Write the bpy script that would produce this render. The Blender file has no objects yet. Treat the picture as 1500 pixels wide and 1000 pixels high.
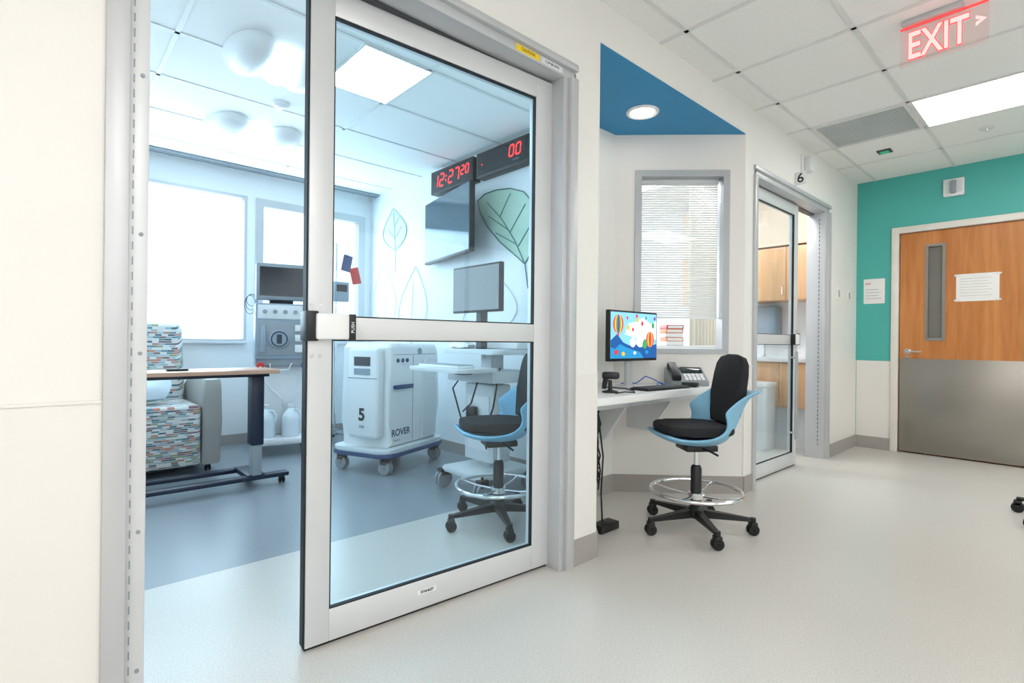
import bpy, bmesh, math, random
from mathutils import Matrix, Vector
random.seed(4)
C = bpy.context.scene.collection
PI = math.pi
try:
    bpy.context.scene.view_settings.view_transform = 'Standard'
except Exception: pass

# ------------------------------------------------------------------ materials
def lin(c):
    return tuple(((x/255)/12.92 if x/255 <= .04045 else ((x/255+.055)/1.055)**2.4) for x in c)
def mat(name, rgb, rough=.5, metal=0., var=.04, scale=6., bump=0., alpha=None, spec=None):
    m = bpy.data.materials.new(name); m.use_nodes = True
    nt = m.node_tree; p = nt.nodes['Principled BSDF']
    c = lin(rgb)
    tc = nt.nodes.new('ShaderNodeTexCoord'); n = nt.nodes.new('ShaderNodeTexNoise')
    n.inputs['Scale'].default_value = scale; n.inputs['Detail'].default_value = 4
    nt.links.new(tc.outputs['Object'], n.inputs['Vector'])
    r = nt.nodes.new('ShaderNodeValToRGB')
    r.color_ramp.elements[0].color = tuple(x*(1-var) for x in c)+(1,)
    r.color_ramp.elements[1].color = tuple(min(1, x*(1+var)) for x in c)+(1,)
    r.color_ramp.elements[0].position = .3; r.color_ramp.elements[1].position = .7
    nt.links.new(n.outputs['Fac'], r.inputs['Fac']); nt.links.new(r.outputs['Color'], p.inputs['Base Color'])
    p.inputs['Roughness'].default_value = rough; p.inputs['Metallic'].default_value = metal
    if spec is not None: p.inputs['Specular IOR Level'].default_value = spec
    if bump:
        b = nt.nodes.new('ShaderNodeBump'); b.inputs['Strength'].default_value = bump
        nt.links.new(n.outputs['Fac'], b.inputs['Height']); nt.links.new(b.outputs['Normal'], p.inputs['Normal'])
    return m
def emi(name, rgb, s, linear=False):
    m = bpy.data.materials.new(name); m.use_nodes = True
    p = m.node_tree.nodes['Principled BSDF']; c = rgb if linear else lin(rgb)
    p.inputs['Base Color'].default_value = (*c, 1)
    p.inputs['Emission Color'].default_value = (*c, 1); p.inputs['Emission Strength'].default_value = s
    return m
def glass(name, tint, f0=.03, extra=None):
    m = bpy.data.materials.new(name); m.use_nodes = True
    nt = m.node_tree; nt.nodes.remove(nt.nodes['Principled BSDF']); out = nt.nodes['Material Output']
    t = nt.nodes.new('ShaderNodeBsdfTransparent'); t.inputs['Color'].default_value = (*tint, 1)
    g = nt.nodes.new('ShaderNodeBsdfGlossy'); g.inputs['Roughness'].default_value = 0.0
    lw = nt.nodes.new('ShaderNodeLayerWeight'); lw.inputs['Blend'].default_value = .5
    pw = nt.nodes.new('ShaderNodeMath'); pw.operation = 'POWER'; pw.inputs[1].default_value = 5
    mu = nt.nodes.new('ShaderNodeMath'); mu.operation = 'MULTIPLY_ADD'; mu.inputs[1].default_value = .6; mu.inputs[2].default_value = f0
    nt.links.new(lw.outputs['Facing'], pw.inputs[0]); nt.links.new(pw.outputs[0], mu.inputs[0])
    mx = nt.nodes.new('ShaderNodeMixShader')
    nt.links.new(mu.outputs[0], mx.inputs[0]); nt.links.new(t.outputs[0], mx.inputs[1]); nt.links.new(g.outputs[0], mx.inputs[2])
    last = mx
    if extra:
        e = nt.nodes.new('ShaderNodeEmission'); e.inputs['Color'].default_value = (*extra[0], 1); e.inputs['Strength'].default_value = extra[1]
        m2 = nt.nodes.new('ShaderNodeMixShader'); m2.inputs[0].default_value = extra[2]
        nt.links.new(mx.outputs[0], m2.inputs[1]); nt.links.new(e.outputs[0], m2.inputs[2]); last = m2
    nt.links.new(last.outputs[0], out.inputs['Surface'])
    return m
def translucent(name, rgb, f=.5):
    m = mat(name, rgb, .5, 0, .01); nt = m.node_tree; p = nt.nodes['Principled BSDF']; out = nt.nodes['Material Output']
    t = nt.nodes.new('ShaderNodeBsdfTranslucent'); t.inputs['Color'].default_value = (*lin(rgb), 1)
    mx = nt.nodes.new('ShaderNodeMixShader'); mx.inputs[0].default_value = f
    nt.links.new(p.outputs[0], mx.inputs[1]); nt.links.new(t.outputs[0], mx.inputs[2]); nt.links.new(mx.outputs[0], out.inputs['Surface'])
    return m
def floor_mat(name, c0, c1, rough):
    m = mat(name, c0, rough, 0, .03, 1.5); nt = m.node_tree; p = nt.nodes['Principled BSDF']
    tc = nt.nodes.new('ShaderNodeTexCoord')
    v = nt.nodes.new('ShaderNodeTexNoise'); v.inputs['Scale'].default_value = 170; v.inputs['Detail'].default_value = 2
    nt.links.new(tc.outputs['Object'], v.inputs['Vector'])
    r = nt.nodes.new('ShaderNodeValToRGB'); r.color_ramp.elements[0].position = .32; r.color_ramp.elements[1].position = .6
    r.color_ramp.elements[0].color = (*lin(c1), 1); r.color_ramp.elements[1].color = (*lin(c0), 1)
    nt.links.new(v.outputs['Fac'], r.inputs['Fac']); nt.links.new(r.outputs['Color'], p.inputs['Base Color'])
    return m
def wood_mat(name, c0, c1, vertical=True, rough=.35):
    m = mat(name, c0, rough); nt = m.node_tree; p = nt.nodes['Principled BSDF']
    tc = nt.nodes.new('ShaderNodeTexCoord'); mp = nt.nodes.new('ShaderNodeMapping')
    mp.inputs['Scale'].default_value = (9, 9, .7) if vertical else (.8, 9, 9)
    n = nt.nodes.new('ShaderNodeTexNoise'); n.inputs['Scale'].default_value = 2.2; n.inputs['Detail'].default_value = 7; n.inputs['Distortion'].default_value = .5
    nt.links.new(tc.outputs['Object'], mp.inputs['Vector']); nt.links.new(mp.outputs[0], n.inputs['Vector'])
    r = nt.nodes.new('ShaderNodeValToRGB'); r.color_ramp.elements[0].position = .3; r.color_ramp.elements[1].position = .7
    r.color_ramp.elements[0].color = (*lin(c0), 1); r.color_ramp.elements[1].color = (*lin(c1), 1)
    nt.links.new(n.outputs['Fac'], r.inputs['Fac']); nt.links.new(r.outputs['Color'], p.inputs['Base Color'])
    return m
def steel_mat(name):
    m = mat(name, (156, 151, 144), .32, .85, .05, 3); nt = m.node_tree; p = nt.nodes['Principled BSDF']
    tc = nt.nodes.new('ShaderNodeTexCoord'); mp = nt.nodes.new('ShaderNodeMapping'); mp.inputs['Scale'].default_value = (1, 1.2, 160)
    n = nt.nodes.new('ShaderNodeTexNoise'); n.inputs['Scale'].default_value = 3
    nt.links.new(tc.outputs['Object'], mp.inputs['Vector']); nt.links.new(mp.outputs[0], n.inputs['Vector'])
    mr = nt.nodes.new('ShaderNodeMapRange'); mr.inputs['To Min'].default_value = .25; mr.inputs['To Max'].default_value = .42
    nt.links.new(n.outputs['Fac'], mr.inputs['Value']); nt.links.new(mr.outputs[0], p.inputs['Roughness'])
    return m
def pattern_mat(name):
    m = mat(name, (200, 200, 200), .8); nt = m.node_tree; p = nt.nodes['Principled BSDF']; L = nt.links
    def M(op, a, b=None):
        n = nt.nodes.new('ShaderNodeMath'); n.operation = op
        for i, x in enumerate((a, b)):
            if x is None: continue
            if isinstance(x, (int, float)): n.inputs[i].default_value = x
            else: L.new(x, n.inputs[i])
        return n.outputs[0]
    tc = nt.nodes.new('ShaderNodeTexCoord'); s = nt.nodes.new('ShaderNodeSeparateXYZ'); L.new(tc.outputs['Object'], s.inputs[0])
    rowf = M('MULTIPLY', M('SUBTRACT', s.outputs['Z'], s.outputs['Y']), 70.); row = M('FLOOR', rowf)
    wn = nt.nodes.new('ShaderNodeTexWhiteNoise'); wn.noise_dimensions = '1D'; L.new(row, wn.inputs['W'])
    colf = M('ADD', M('MULTIPLY', s.outputs['X'], 22.), M('MULTIPLY', wn.outputs['Value'], 9.)); col = M('FLOOR', colf)
    cb = nt.nodes.new('ShaderNodeCombineXYZ'); L.new(col, cb.inputs[0]); L.new(row, cb.inputs[1])
    w2 = nt.nodes.new('ShaderNodeTexWhiteNoise'); w2.noise_dimensions = '2D'; L.new(cb.outputs[0], w2.inputs['Vector'])
    r = nt.nodes.new('ShaderNodeValToRGB'); r.color_ramp.interpolation = 'CONSTANT'
    cols = [(222, 226, 226), (104, 140, 148), (214, 214, 212), (134, 104, 106), (178, 194, 196), (76, 106, 120), (196, 132, 112), (222, 222, 218), (150, 160, 124), (162, 176, 184)]
    e = r.color_ramp.elements
    e[0].position = 0; e[0].color = (*lin(cols[0]), 1); e[1].position = .1; e[1].color = (*lin(cols[1]), 1)
    for i in range(2, 10):
        x = e.new(i*.1); x.color = (*lin(cols[i]), 1)
    L.new(w2.outputs['Value'], r.inputs['Fac'])
    gap = M('GREATER_THAN', M('FRACT', rowf), .25)
    mx = nt.nodes.new('ShaderNodeMix'); mx.data_type = 'RGBA'
    L.new(gap, mx.inputs['Factor']); mx.inputs['A'].default_value = (*lin((206, 210, 210)), 1); L.new(r.outputs['Color'], mx.inputs['B'])
    L.new(mx.outputs['Result'], p.inputs['Base Color'])
    return m

WALL = mat('wall_paint', (235, 233, 229), .45, 0, .012, 2)
WAINS = mat('wainscot_sheet', (233, 230, 225), .3, 0, .012, 2)
ROOMW = mat('room_wall_paint', (238, 241, 243), .5, 0, .012, 2)
TEAL = mat('teal_paint', (78, 178, 170), .5, 0, .02, 3)
BLUE = mat('blue_soffit_paint', (6, 138, 192), .45, 0, .02, 3)
BASE = mat('cove_base_vinyl', (162, 157, 152), .5)
FLOOR = floor_mat('terrazzo_vinyl', (207, 203, 197), (192, 187, 180), .28)
FLOORB = floor_mat('room_vinyl', (146, 154, 161), (132, 141, 149), .28)
CEIL = mat('ceiling_tile', (244, 244, 242), .9, 0, .02, 60, .05)
TBAR = mat('ceiling_tbar', (226, 226, 225), .5)
ALU = mat('satin_aluminium', (198, 200, 203), .4, .3, .02, 4)
ALUD = mat('grey_door_frame', (176, 179, 183), .42, .3, .02, 4)
FRAMEW = mat('cream_frame_paint', (230, 225, 217), .4)
PANELW = mat('silver_door_stile', (214, 216, 218), .4, .2, .02, 4)
BLACK = mat('black_plastic', (22, 23, 26), .42)
RUB = mat('black_rubber', (18, 18, 20), .6)
DARKG = mat('dark_grey_plastic', (60, 64, 70), .5)
WHITE = mat('white_plastic', (238, 239, 240), .35, 0, .01)
OFFW = mat('offwhite_plastic', (222, 225, 227), .4)
GREY = mat('mid_grey_plastic', (146, 153, 160), .45)
SHELL = mat('sky_blue_plastic', (130, 188, 220), .4)
NAVY = mat('navy_painted_metal', (24, 34, 56), .4)
NAVY2 = mat('navy_print', (44, 72, 118), .4)
BLUEG = mat('blue_grey_plastic', (146, 162, 176), .4)
CHROME = mat('chrome', (225, 226, 228), .12, 1.)
STEEL = steel_mat('brushed_steel')
WOOD = wood_mat('honey_maple_door', (180, 110, 52), (208, 138, 76))
WOODC = wood_mat('maple_cabinet', (222, 172, 126), (234, 190, 148))
WOODT = wood_mat('table_laminate', (190, 146, 120), (208, 166, 142), False)
SEATF = mat('black_fabric', (28, 29, 33), .85, 0, .15, 120, .2)
FAB = pattern_mat('striped_bar_fabric')
ARMV = mat('taupe_vinyl', (160, 158, 154), .45)
PILLOW = mat('pale_pillow_cotton', (206, 220, 230), .8)
BLIND = translucent('white_blind_slat', (244, 245, 245), .5)
GLASS = glass('door_glass', (.92, .975, .995))
GLASSC = glass('clear_glass', (.98, .99, .99), .015)
SCREEN = mat('dark_screen', (24, 32, 40), .12)
TVS = mat('tv_screen', (76, 96, 108), .08)
RED_E = emi('red_led', (255, 40, 40), 3)
LAMP = emi('corridor_light_diffuser', (1, .98, .955), 11.6, True)
LAMPR = emi('room_light_diffuser', (.62, .85, 1), 10.5, True)
DOWN = emi('downlight_lens', (1, .95, .88), 12, True)
FILLGLOW = emi('added_fill_glow', (.98, .985, 1), .95, True)  # glow for the panels added to the opposite wall as fill light
PAPER = mat('paper', (238, 237, 234), .7)
INK = mat('ink', (40, 42, 46), .7)
REDI = mat('red_ink', (200, 50, 50), .6)
YEL = mat('yellow_label', (240, 205, 40), .5)
REDP = mat('red_plastic', (205, 48, 42), .4)
BLUP = mat('blue_plastic', (30, 96, 185), .4)
ORG = mat('orange_plastic', (238, 140, 90), .5)
GRN = mat('green_leaf_print', (196, 224, 204), .6)
GRN2 = mat('pale_leaf_print', (206, 230, 218), .6)
GRND = mat('leaf_outline_print', (96, 134, 130), .6)
FAINT = mat('faint_outline_print', (226, 232, 236), .6)
CURT = mat('beige_curtain', (226, 221, 206), .8)
JUG = mat('milky_jug_plastic', (222, 233, 240), .3)
LEDG = emi('green_led', (40, 160, 120), .6)

# ------------------------------------------------------------------ mesh builder
class B:
    def __init__(s): s.v = []; s.f = []; s.m = []; s.mi = 0
    def add(s, vs, fs, M=None):
        o = len(s.v)
        for p in vs:
            p = Vector(p); s.v.append(M @ p if M else p)
        for f in fs: s.f.append([i+o for i in f]); s.m.append(s.mi)
        return s
    def merge(s, bm, M=None):
        bm.verts.index_update()
        s.add([v.co.copy() for v in bm.verts], [[v.index for v in f.verts] for f in bm.faces], M); bm.free(); return s
    def box(s, x0, x1, y0, y1, z0, z1, bev=0, M=None, seg=2):
        bm = bmesh.new(); bmesh.ops.create_cube(bm, size=1)
        for v in bm.verts:
            v.co = Vector(((x0+x1)/2+v.co.x*(x1-x0), (y0+y1)/2+v.co.y*(y1-y0), (z0+z1)/2+v.co.z*(z1-z0)))
        if bev: bmesh.ops.bevel(bm, geom=bm.edges[:], offset=bev, segments=seg, affect='EDGES', profile=.5)
        return s.merge(bm, M)
    def cyl(s, p0, p1, r0, r1=None, n=20, M=None, bev=0):
        r1 = r0 if r1 is None else r1
        p0 = Vector(p0); p1 = Vector(p1); d = (p1-p0)
        q = d.to_track_quat('Z', 'Y'); vs = []
        L = d.length
        rings = [(r0, 0), (r1, L)] if not bev else [(r0-bev, 0), (r0, bev), (r1, L-bev), (r1-bev, L)]
        for r, h in rings:
            for i in range(n):
                a = 2*PI*i/n; vs.append(p0+q @ Vector((r*math.cos(a), r*math.sin(a), h)))
        k = len(rings)
        fs = [[j*n+i, j*n+(i+1) % n, (j+1)*n+(i+1) % n, (j+1)*n+i] for j in range(k-1) for i in range(n)]
        fs.append(list(range(n))[::-1]); fs.append([(k-1)*n+i for i in range(n)])
        return s.add(vs, fs, M)
    def tube(s, pts, r, n=8, closed=False, M=None):
        P = [Vector(p) for p in pts]; N = len(P); vs = []; up = None
        for i, p in enumerate(P):
            a = P[(i-1) % N] if (closed or i > 0) else P[i]; b = P[(i+1) % N] if (closed or i < N-1) else P[i]
            t = (b-a).normalized()
            if up is None:
                up = Vector((0, 0, 1)) if abs(t.z) < .9 else Vector((1, 0, 0))
            x = up.cross(t).normalized(); up = t.cross(x).normalized()
            rr_ = r[i] if isinstance(r, (list, tuple)) else r
            for k in range(n):
                an = 2*PI*k/n; vs.append(p+x*math.cos(an)*rr_+up*math.sin(an)*rr_)
        fs = []
        for i in range(N if closed else N-1):
            j = (i+1) % N
            for k in range(n): fs.append([i*n+k, i*n+(k+1) % n, j*n+(k+1) % n, j*n+k])
        if not closed:
            fs.append(list(range(n))[::-1]); fs.append([(N-1)*n+k for k in range(n)])
        return s.add(vs, fs, M)
    def ring(s, c, R, r, n=40, m=10, M=None):
        c = Vector(c); return s.tube([c+Vector((R*math.cos(2*PI*i/n), R*math.sin(2*PI*i/n), 0)) for i in range(n)], r, m, True, M)
    def lathe(s, prof, n=24, M=None):
        vs = []; k = len(prof)
        for r, z in prof:
            for i in range(n):
                a = 2*PI*i/n; vs.append((max(r, 1e-4)*math.cos(a), max(r, 1e-4)*math.sin(a), z))
        fs = [[j*n+i, j*n+(i+1) % n, (j+1)*n+(i+1) % n, (j+1)*n+i] for j in range(k-1) for i in range(n)]
        fs.append(list(range(n))[::-1]); fs.append([(k-1)*n+i for i in range(n)])
        return s.add(vs, fs, M)
    def prism(s, poly, lo, hi, plane='xz', bev=0, M=None, seg=2):
        bm = bmesh.new()
        def P(a, b, c): return {'xz': (a, c, b), 'xy': (a, b, c), 'yz': (c, a, b)}[plane]
        v0 = [bm.verts.new(P(a, b, lo)) for a, b in poly]; v1 = [bm.verts.new(P(a, b, hi)) for a, b in poly]; n = len(poly)
        f0 = bm.faces.new(v0[::-1]); f1 = bm.faces.new(v1)
        for i in range(n): bm.faces.new([v0[i], v0[(i+1) % n], v1[(i+1) % n], v1[i]])
        if bev: bmesh.ops.bevel(bm, geom=list(f0.edges)+list(f1.edges), offset=bev, segments=seg, affect='EDGES', profile=.5)
        return s.merge(bm, M)
    def grid(s, rows, M=None):
        n = len(rows[0]); vs = [p for r in rows for p in r]
        return s.add(vs, [[j*n+i, j*n+i+1, (j+1)*n+i+1, (j+1)*n+i] for j in range(len(rows)-1) for i in range(n-1)], M)
def rr(cx, cy, w, h, r, n=5):
    o = []
    for sx, sy, a0 in ((1, 1, 0), (-1, 1, 90), (-1, -1, 180), (1, -1, 270)):
        for i in range(n+1):
            a = math.radians(a0+90*i/n); o.append((cx+sx*(w/2-r)+r*math.cos(a), cy+sy*(h/2-r)+r*math.sin(a)))
    return o
def obj(name, b, m, parent=None, ang=35, M=None, **kw):
    me = bpy.data.meshes.new(name); me.from_pydata([tuple(v) for v in b.v], [], b.f)
    bm = bmesh.new(); bm.from_mesh(me)
    bm.faces.ensure_lookup_table()
    for i, f in enumerate(bm.faces): f.material_index = b.m[i]; f.smooth = True
    bmesh.ops.recalc_face_normals(bm, faces=bm.faces[:]); bm.to_mesh(me); bm.free()
    for x in (m if isinstance(m, (list, tuple)) else [m]): me.materials.append(x)
    try: me.set_sharp_from_angle(angle=math.radians(ang))
    except Exception: pass
    o = bpy.data.objects.new(name, me); C.objects.link(o)
    if parent: o.parent = parent
    if M: o.matrix_local = M
    for k, v in kw.items(): o[k] = v
    return o
def thing(name, label, cat, loc=(0, 0, 0), rotz=0, group=None, kind=None):
    o = bpy.data.objects.new(name, None); C.objects.link(o); o.empty_display_size = .1
    o.location = loc; o.rotation_euler = (0, 0, rotz); o['label'] = label; o['category'] = cat
    if group: o['group'] = group
    if kind: o['kind'] = kind
    return o
def tag(o, label, cat, group=None):
    o['label'] = label; o['category'] = cat
    if group: o['group'] = group
    return o
def struct(name, b, m, label, cat, parent=None, M=None):
    o = obj(name, b, m, parent, M=M); o['kind'] = 'structure'; o['label'] = label; o['category'] = cat; return o
def text(name, s, size, m, parent, loc, rot=(PI/2, 0, 0), ext=.0006, bold=0, align='CENTER', shear=0, sx=1):
    cu = bpy.data.curves.new('t', 'FONT'); cu.body = s; cu.size = size; cu.extrude = ext; cu.offset = bold
    cu.align_x = align; cu.align_y = 'CENTER'; cu.shear = shear
    t = bpy.data.objects.new('t', cu); C.objects.link(t)
    bpy.context.view_layer.update()
    dg = bpy.context.evaluated_depsgraph_get()
    me = bpy.data.meshes.new_from_object(t.evaluated_get(dg)); bpy.data.objects.remove(t)
    me.materials.clear(); me.materials.append(m); me.name = name
    me.transform(Matrix.Diagonal((sx, 1, 1, 1)))
    o = bpy.data.objects.new(name, me); C.objects.link(o); o.location = loc; o.rotation_euler = rot
    if parent: o.parent = parent
    return o
def dup(root, loc, rotz, label):
    r = root.copy(); C.objects.link(r); r.location = loc; r.rotation_euler = (0, 0, rotz); r['label'] = label
    for ch in list(root.children):
        c = ch.copy(); C.objects.link(c); c.parent = r
        for g in ch.children:
            d = g.copy(); C.objects.link(d); d.parent = c
    return r
SEG = {'0': 'abcdef', '1': 'bc', '2': 'abged', '3': 'abgcd', '7': 'abc', '6': 'afgcde'}
def segdigit(parent, ch, x, z, w, h, y, t):
    b = B(); sl = .12
    def bar(xa, za, xb, zb):
        d = Vector((xb-xa, zb-za)); n = Vector((-d.y, d.x)).normalized()*t/2; k = d.normalized()*t*.35
        pts = [(xa+k.x, za+k.y), (xb-k.x, zb-k.y)]
        poly = [(pts[0][0]+n.x, pts[0][1]+n.y), (pts[1][0]+n.x, pts[1][1]+n.y), (pts[1][0]-n.x, pts[1][1]-n.y), (pts[0][0]-n.x, pts[0][1]-n.y)]
        b.prism([(x+p+(q)*sl, z+q) for p, q in poly], y-.001, y, 'xz')
    L = {'a': (0, h, w, h), 'b': (w, h/2, w, h), 'c': (w, 0, w, h/2), 'd': (0, 0, w, 0), 'e': (0, 0, 0, h/2), 'f': (0, h/2, 0, h), 'g': (0, h/2, w, h/2)}
    for s_ in SEG[ch]: bar(*L[s_])
    obj('digit', b, RED_E, parent)
def caster(parent, x, y, R=.032, w=.016, z=0, m=None, fork=None, gap=.012):
    b = B()
    for s_ in (-1, 1):
        xx = x+s_*(gap/2+w/2)
        b.cyl((xx-w/2, y, z+R), (xx+w/2, y, z+R), R, n=20, bev=.004)
    b.cyl((x-gap-w, y, z+R), (x+gap+w, y, z+R), R*.25, n=10)
    o = obj('caster', b, m or RUB, parent)
    f = B(); f.box(x-gap/2-w, x+gap/2+w, y-R*.6, y+R*.6, z+R*1.35, z+2*R+.012, .004); f.cyl((x, y, z+R*1.5), (x, y, z+2*R+.03), .008, n=10)
    obj('caster_fork', f, fork or BLACK, o)
    return o

Y0 = 1.6; H = 2.70; XW = 6.25
# ------------------------------------------------------------------ floor, ceiling
struct('floor', B().box(-2.5, 6.4, -2.6, 2.6, -.05, 0), FLOOR, 'beige speckled vinyl floor of the corridor', 'floor')
struct('floor_room', B().box(-2.5, 6.4, 2.6, 5.8, -.05, 0), FLOORB, 'darker blue-grey vinyl floor inside the patient rooms', 'floor')
struct('ceiling', B().box(-2.5, 6.4, -2.6, 5.8, H, H+.1), CEIL, 'white acoustic tile ceiling', 'ceiling')
g = B()
x = 4.37-.61*11
while x < 6.2:
    g.box(x-.012, x+.012, -2.6, Y0, H-.005, H+.001); x += .61
for y in (1.44, .83, -.39, -1.61): g.box(-2.5, XW, y-.012, y+.012, H-.005, H+.001)
struct('trim_1', g, TBAR, 'white grid bars of the corridor ceiling', 'ceiling grid')
g = B()
for xx in (-.67, .55, 1.77): g.box(xx-.012, xx+.012, 1.75, 5.64, H-.005, H+.001)
y = 2.72-.61
while y < 5.6: g.box(-1.2, 2.88, y-.012, y+.012, H-.005, H+.001); y += .61
for xx in (3.6, 4.82): g.box(xx-.012, xx+.012, 1.75, 5.64, H-.005, H+.001)
struct('trim_2', g, TBAR, 'white grid bars of the patient room ceiling', 'ceiling grid')

# ------------------------------------------------------------------ walls
w = B()
for a, b_, z0, z1 in ((-2.5, .117, 0, H), (.117, 1.83, 2.3, H), (1.83, 2.016, 0, H), (2.016, 3.63, 2.5, H), (3.63, 3.77, 0, H), (3.77, 5.39, 2.3, H), (5.39, XW, 0, H)):
    w.box(a, b_, Y0, 1.75, z0, z1)
struct('wall_left', w, WALL, 'white corridor wall with the sliding glass doors', 'wall')
w = B()
for a, b_ in ((-2.5, .117), (1.83, 2.016), (3.63, 3.77), (5.39, XW)):
    w.box(a, b_, Y0-.004, Y0, .1, .882); w.box(a, b_, Y0-.008, Y0, .882, .889)
w.box(6.246, XW, 1.30, Y0-.008, .1, .885); w.box(6.246, XW, -2.6, .265, .1, .885)
struct('trim_3', w, WAINS, 'white wainscot sheet along the lower corridor walls', 'wainscot')
w = B()
for a, b_ in ((-2.5, .117), (1.83, 2.016), (3.63, 3.77), (5.39, XW-.012)): w.box(a, b_, Y0-.012, Y0, 0, .12)
struct('baseboard_left', w, BASE, 'grey cove baseboard under the white corridor wall', 'baseboard')
w = B(); w.box(XW-.012, XW, 1.30, Y0, 0, .12); w.box(XW-.012, XW, -2.6, .265, 0, .12)
struct('baseboard_far', w, BASE, 'grey cove baseboard beside the wooden door', 'baseboard')
w = B(); w.box(XW, 6.4, 1.30, 1.75, 0, H); w.box(XW, 6.4, -2.6, .265, 0, H); w.box(XW, 6.4, .265, 1.30, 2.19, H)
struct('wall_far', w, TEAL, 'teal painted end wall of the corridor', 'wall')
w = B(); w.box(-2.5, 6.4, -2.75, -2.6, 0, .9); w.box(-2.5, 6.4, -2.75, -2.6, 2.4, H)
for a, b_ in ((-2.5, -1.6), (1.4, 1.9), (4.9, 6.4)): w.box(a, b_, -2.75, -2.6, .9, 2.4)
struct('wall_right', w, WALL, 'white corridor wall opposite the rooms', 'wall')
for n_, (a, b_) in enumerate(((-1.6, 1.4), (1.9, 4.9))):  # out-of-view glowing panels, added in window frames to brighten the corridor ceiling
    r = thing('window_%d' % (5+n_), ['added unseen light panel opposite the large sliding door', 'added unseen light panel opposite the alcove'][n_], 'window', ((a+b_)/2, -2.68, .9), PI, kind='structure')
    b = B(); hw = (b_-a)/2; b.box(-hw, -hw+.05, -.09, .04, 0, 1.5); b.box(hw-.05, hw, -.09, .04, 0, 1.5); b.box(-hw+.05, hw-.05, -.09, .04, 0, .05); b.box(-hw+.05, hw-.05, -.09, .04, 1.45, 1.5)
    for k in (-1, 1): b.box(k*hw/3-.02, k*hw/3+.02, -.05, .02, .05, 1.45)
    obj('window_frame', b, ALU, r); obj('pane', B().box(-hw+.05, hw-.05, 0, .006, .05, 1.45), FILLGLOW, r)
struct('wall_back', B().box(-2.65, -2.5, -2.75, 5.8, 0, H), WALL, 'white wall behind the viewer', 'wall')
# alcove
pL0, pL1, pR0, pR1 = Vector((2.016, 1.6, 0)), Vector((2.64, 2.23, 0)), Vector((2.99, 2.23, 0)), Vector((3.63, 1.6, 0))
aR = math.atan2(pR1.y-pR0.y, pR1.x-pR0.x); aL = math.atan2(pL1.y-pL0.y, pL1.x-pL0.x)
MR = Matrix.Translation(pR0) @ Matrix.Rotation(aR, 4, 'Z'); ML = Matrix.Translation(pL0) @ Matrix.Rotation(aL, 4, 'Z')
LR = (pR1-pR0).length
w = B(); s0, s1, z0, z1 = .14, .79, .97, 2.245
w.box(0, s0, 0, .1, 0, H); w.box(s1, LR, 0, .1, 0, H); w.box(s0, s1, 0, .1, 0, z0); w.box(s0, s1, 0, .1, z1, H)
struct('wall_alcove_right', w, WALL, 'angled white alcove wall holding the window with blinds', 'wall', M=MR)
struct('wall_alcove_left', B().box(0, (pL1-pL0).length, 0, .1, 0, H), WALL, 'angled white alcove wall on the near side', 'wall', M=ML)
struct('wall_alcove_back', B().box(2.60, 3.03, 2.23, 2.33, 0, H), WALL, 'short white back wall of the desk alcove', 'wall')
struct('ceiling_alcove', B().prism([(2.018, 1.602), (3.628, 1.602), (2.99, 2.23), (2.64, 2.23)], 2.494, 2.4995, 'xy'), BLUE, 'blue painted soffit over the desk alcove', 'ceiling')
struct('baseboard_alcove', B().box(0, LR, -.012, 0, 0, .12, M=MR).box(2.65, 2.98, 2.218, 2.23, 0, .12).box(0, .85, -.012, 0, 0, .12, M=ML), BASE, 'grey baseboard around the desk alcove', 'baseboard')
# patient room walls
struct('wall_partition', B().box(2.88, 2.98, 2.33, 5.64, 0, H), ROOMW, 'white side wall with clocks, television and leaf decals', 'wall')
w = B(); YW = 5.64
w.box(-1.2, 6.4, YW, 5.8, 0, 1.02); w.box(-1.2, 6.4, YW, 5.8, 2.46, H); w.box(-1.3, -.9, YW, 5.8, 0, H); w.box(1.54, 1.62, YW, 5.8, 1.02, 2.46)
w.box(2.80, 3.9, YW, 5.8, 1.02, 2.46); w.box(5.6, 6.4, YW, 5.8, 1.02, 2.46)
struct('wall_window', w, ROOMW, 'pale wall with the big windows', 'wall')
struct('wall_room_left', B().box(-1.3, -1.2, 1.75, YW, 0, H), ROOMW, 'white left wall of the patient room', 'wall')
struct('wall_room_right', B().box(6.1, 6.24, 1.75, YW, 0, H), ROOMW, 'white far wall of the second patient room', 'wall')
struct('baseboard_room', B().box(-1.2, 2.88, YW-.012, YW, 0, .1).box(2.868, 2.88, 2.4, YW-.012, 0, .1), BASE, 'grey baseboard of the patient room', 'baseboard')
def window(n, xa, xb, za, zb, fw, label):
    r = thing('window_%d' % n, label, 'window', ((xa+xb)/2, YW, za), 0, kind='structure')
    hw = (xb-xa)/2; h = zb-za; b = B()
    b.box(-hw, -hw+fw, -.01, .09, 0, h); b.box(hw-fw, hw, -.01, .09, 0, h); b.box(-hw+fw, hw-fw, -.01, .09, 0, fw*.6); b.box(-hw+fw, hw-fw, -.01, .09, h-fw, h)
    obj('window_frame', b, ALU, r)
    obj('pane', B().box(-hw+fw, hw-fw, .04, .046, fw*.6, h-fw), GLASSC, r)
    obj('window_sill', B().box(-hw, hw, -.05, 0, -.03, -.002, .004), OFFW, r)
window(1, -.9, 1.54, 1.02, 2.46, .025, 'large bright window behind the patterned armchair')
window(2, 1.62, 2.80, 1.02, 2.46, .075, 'bright framed window in the corner beside the leaf wall')
window(3, 3.9, 5.6, 1.02, 2.46, .05, 'window of the second patient room')
struct('trim_4', B().box(-1.2, 2.88, 5.44, 5.56, H-.02, H-.002, .004).box(-1.2, 2.88, 5.47, 5.48, H-.026, H-.02).box(-1.2, 2.88, 5.52, 5.53, H-.026, H-.02), GREY, 'slotted ceiling air diffuser along the windows', 'ceiling diffuser')
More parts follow.
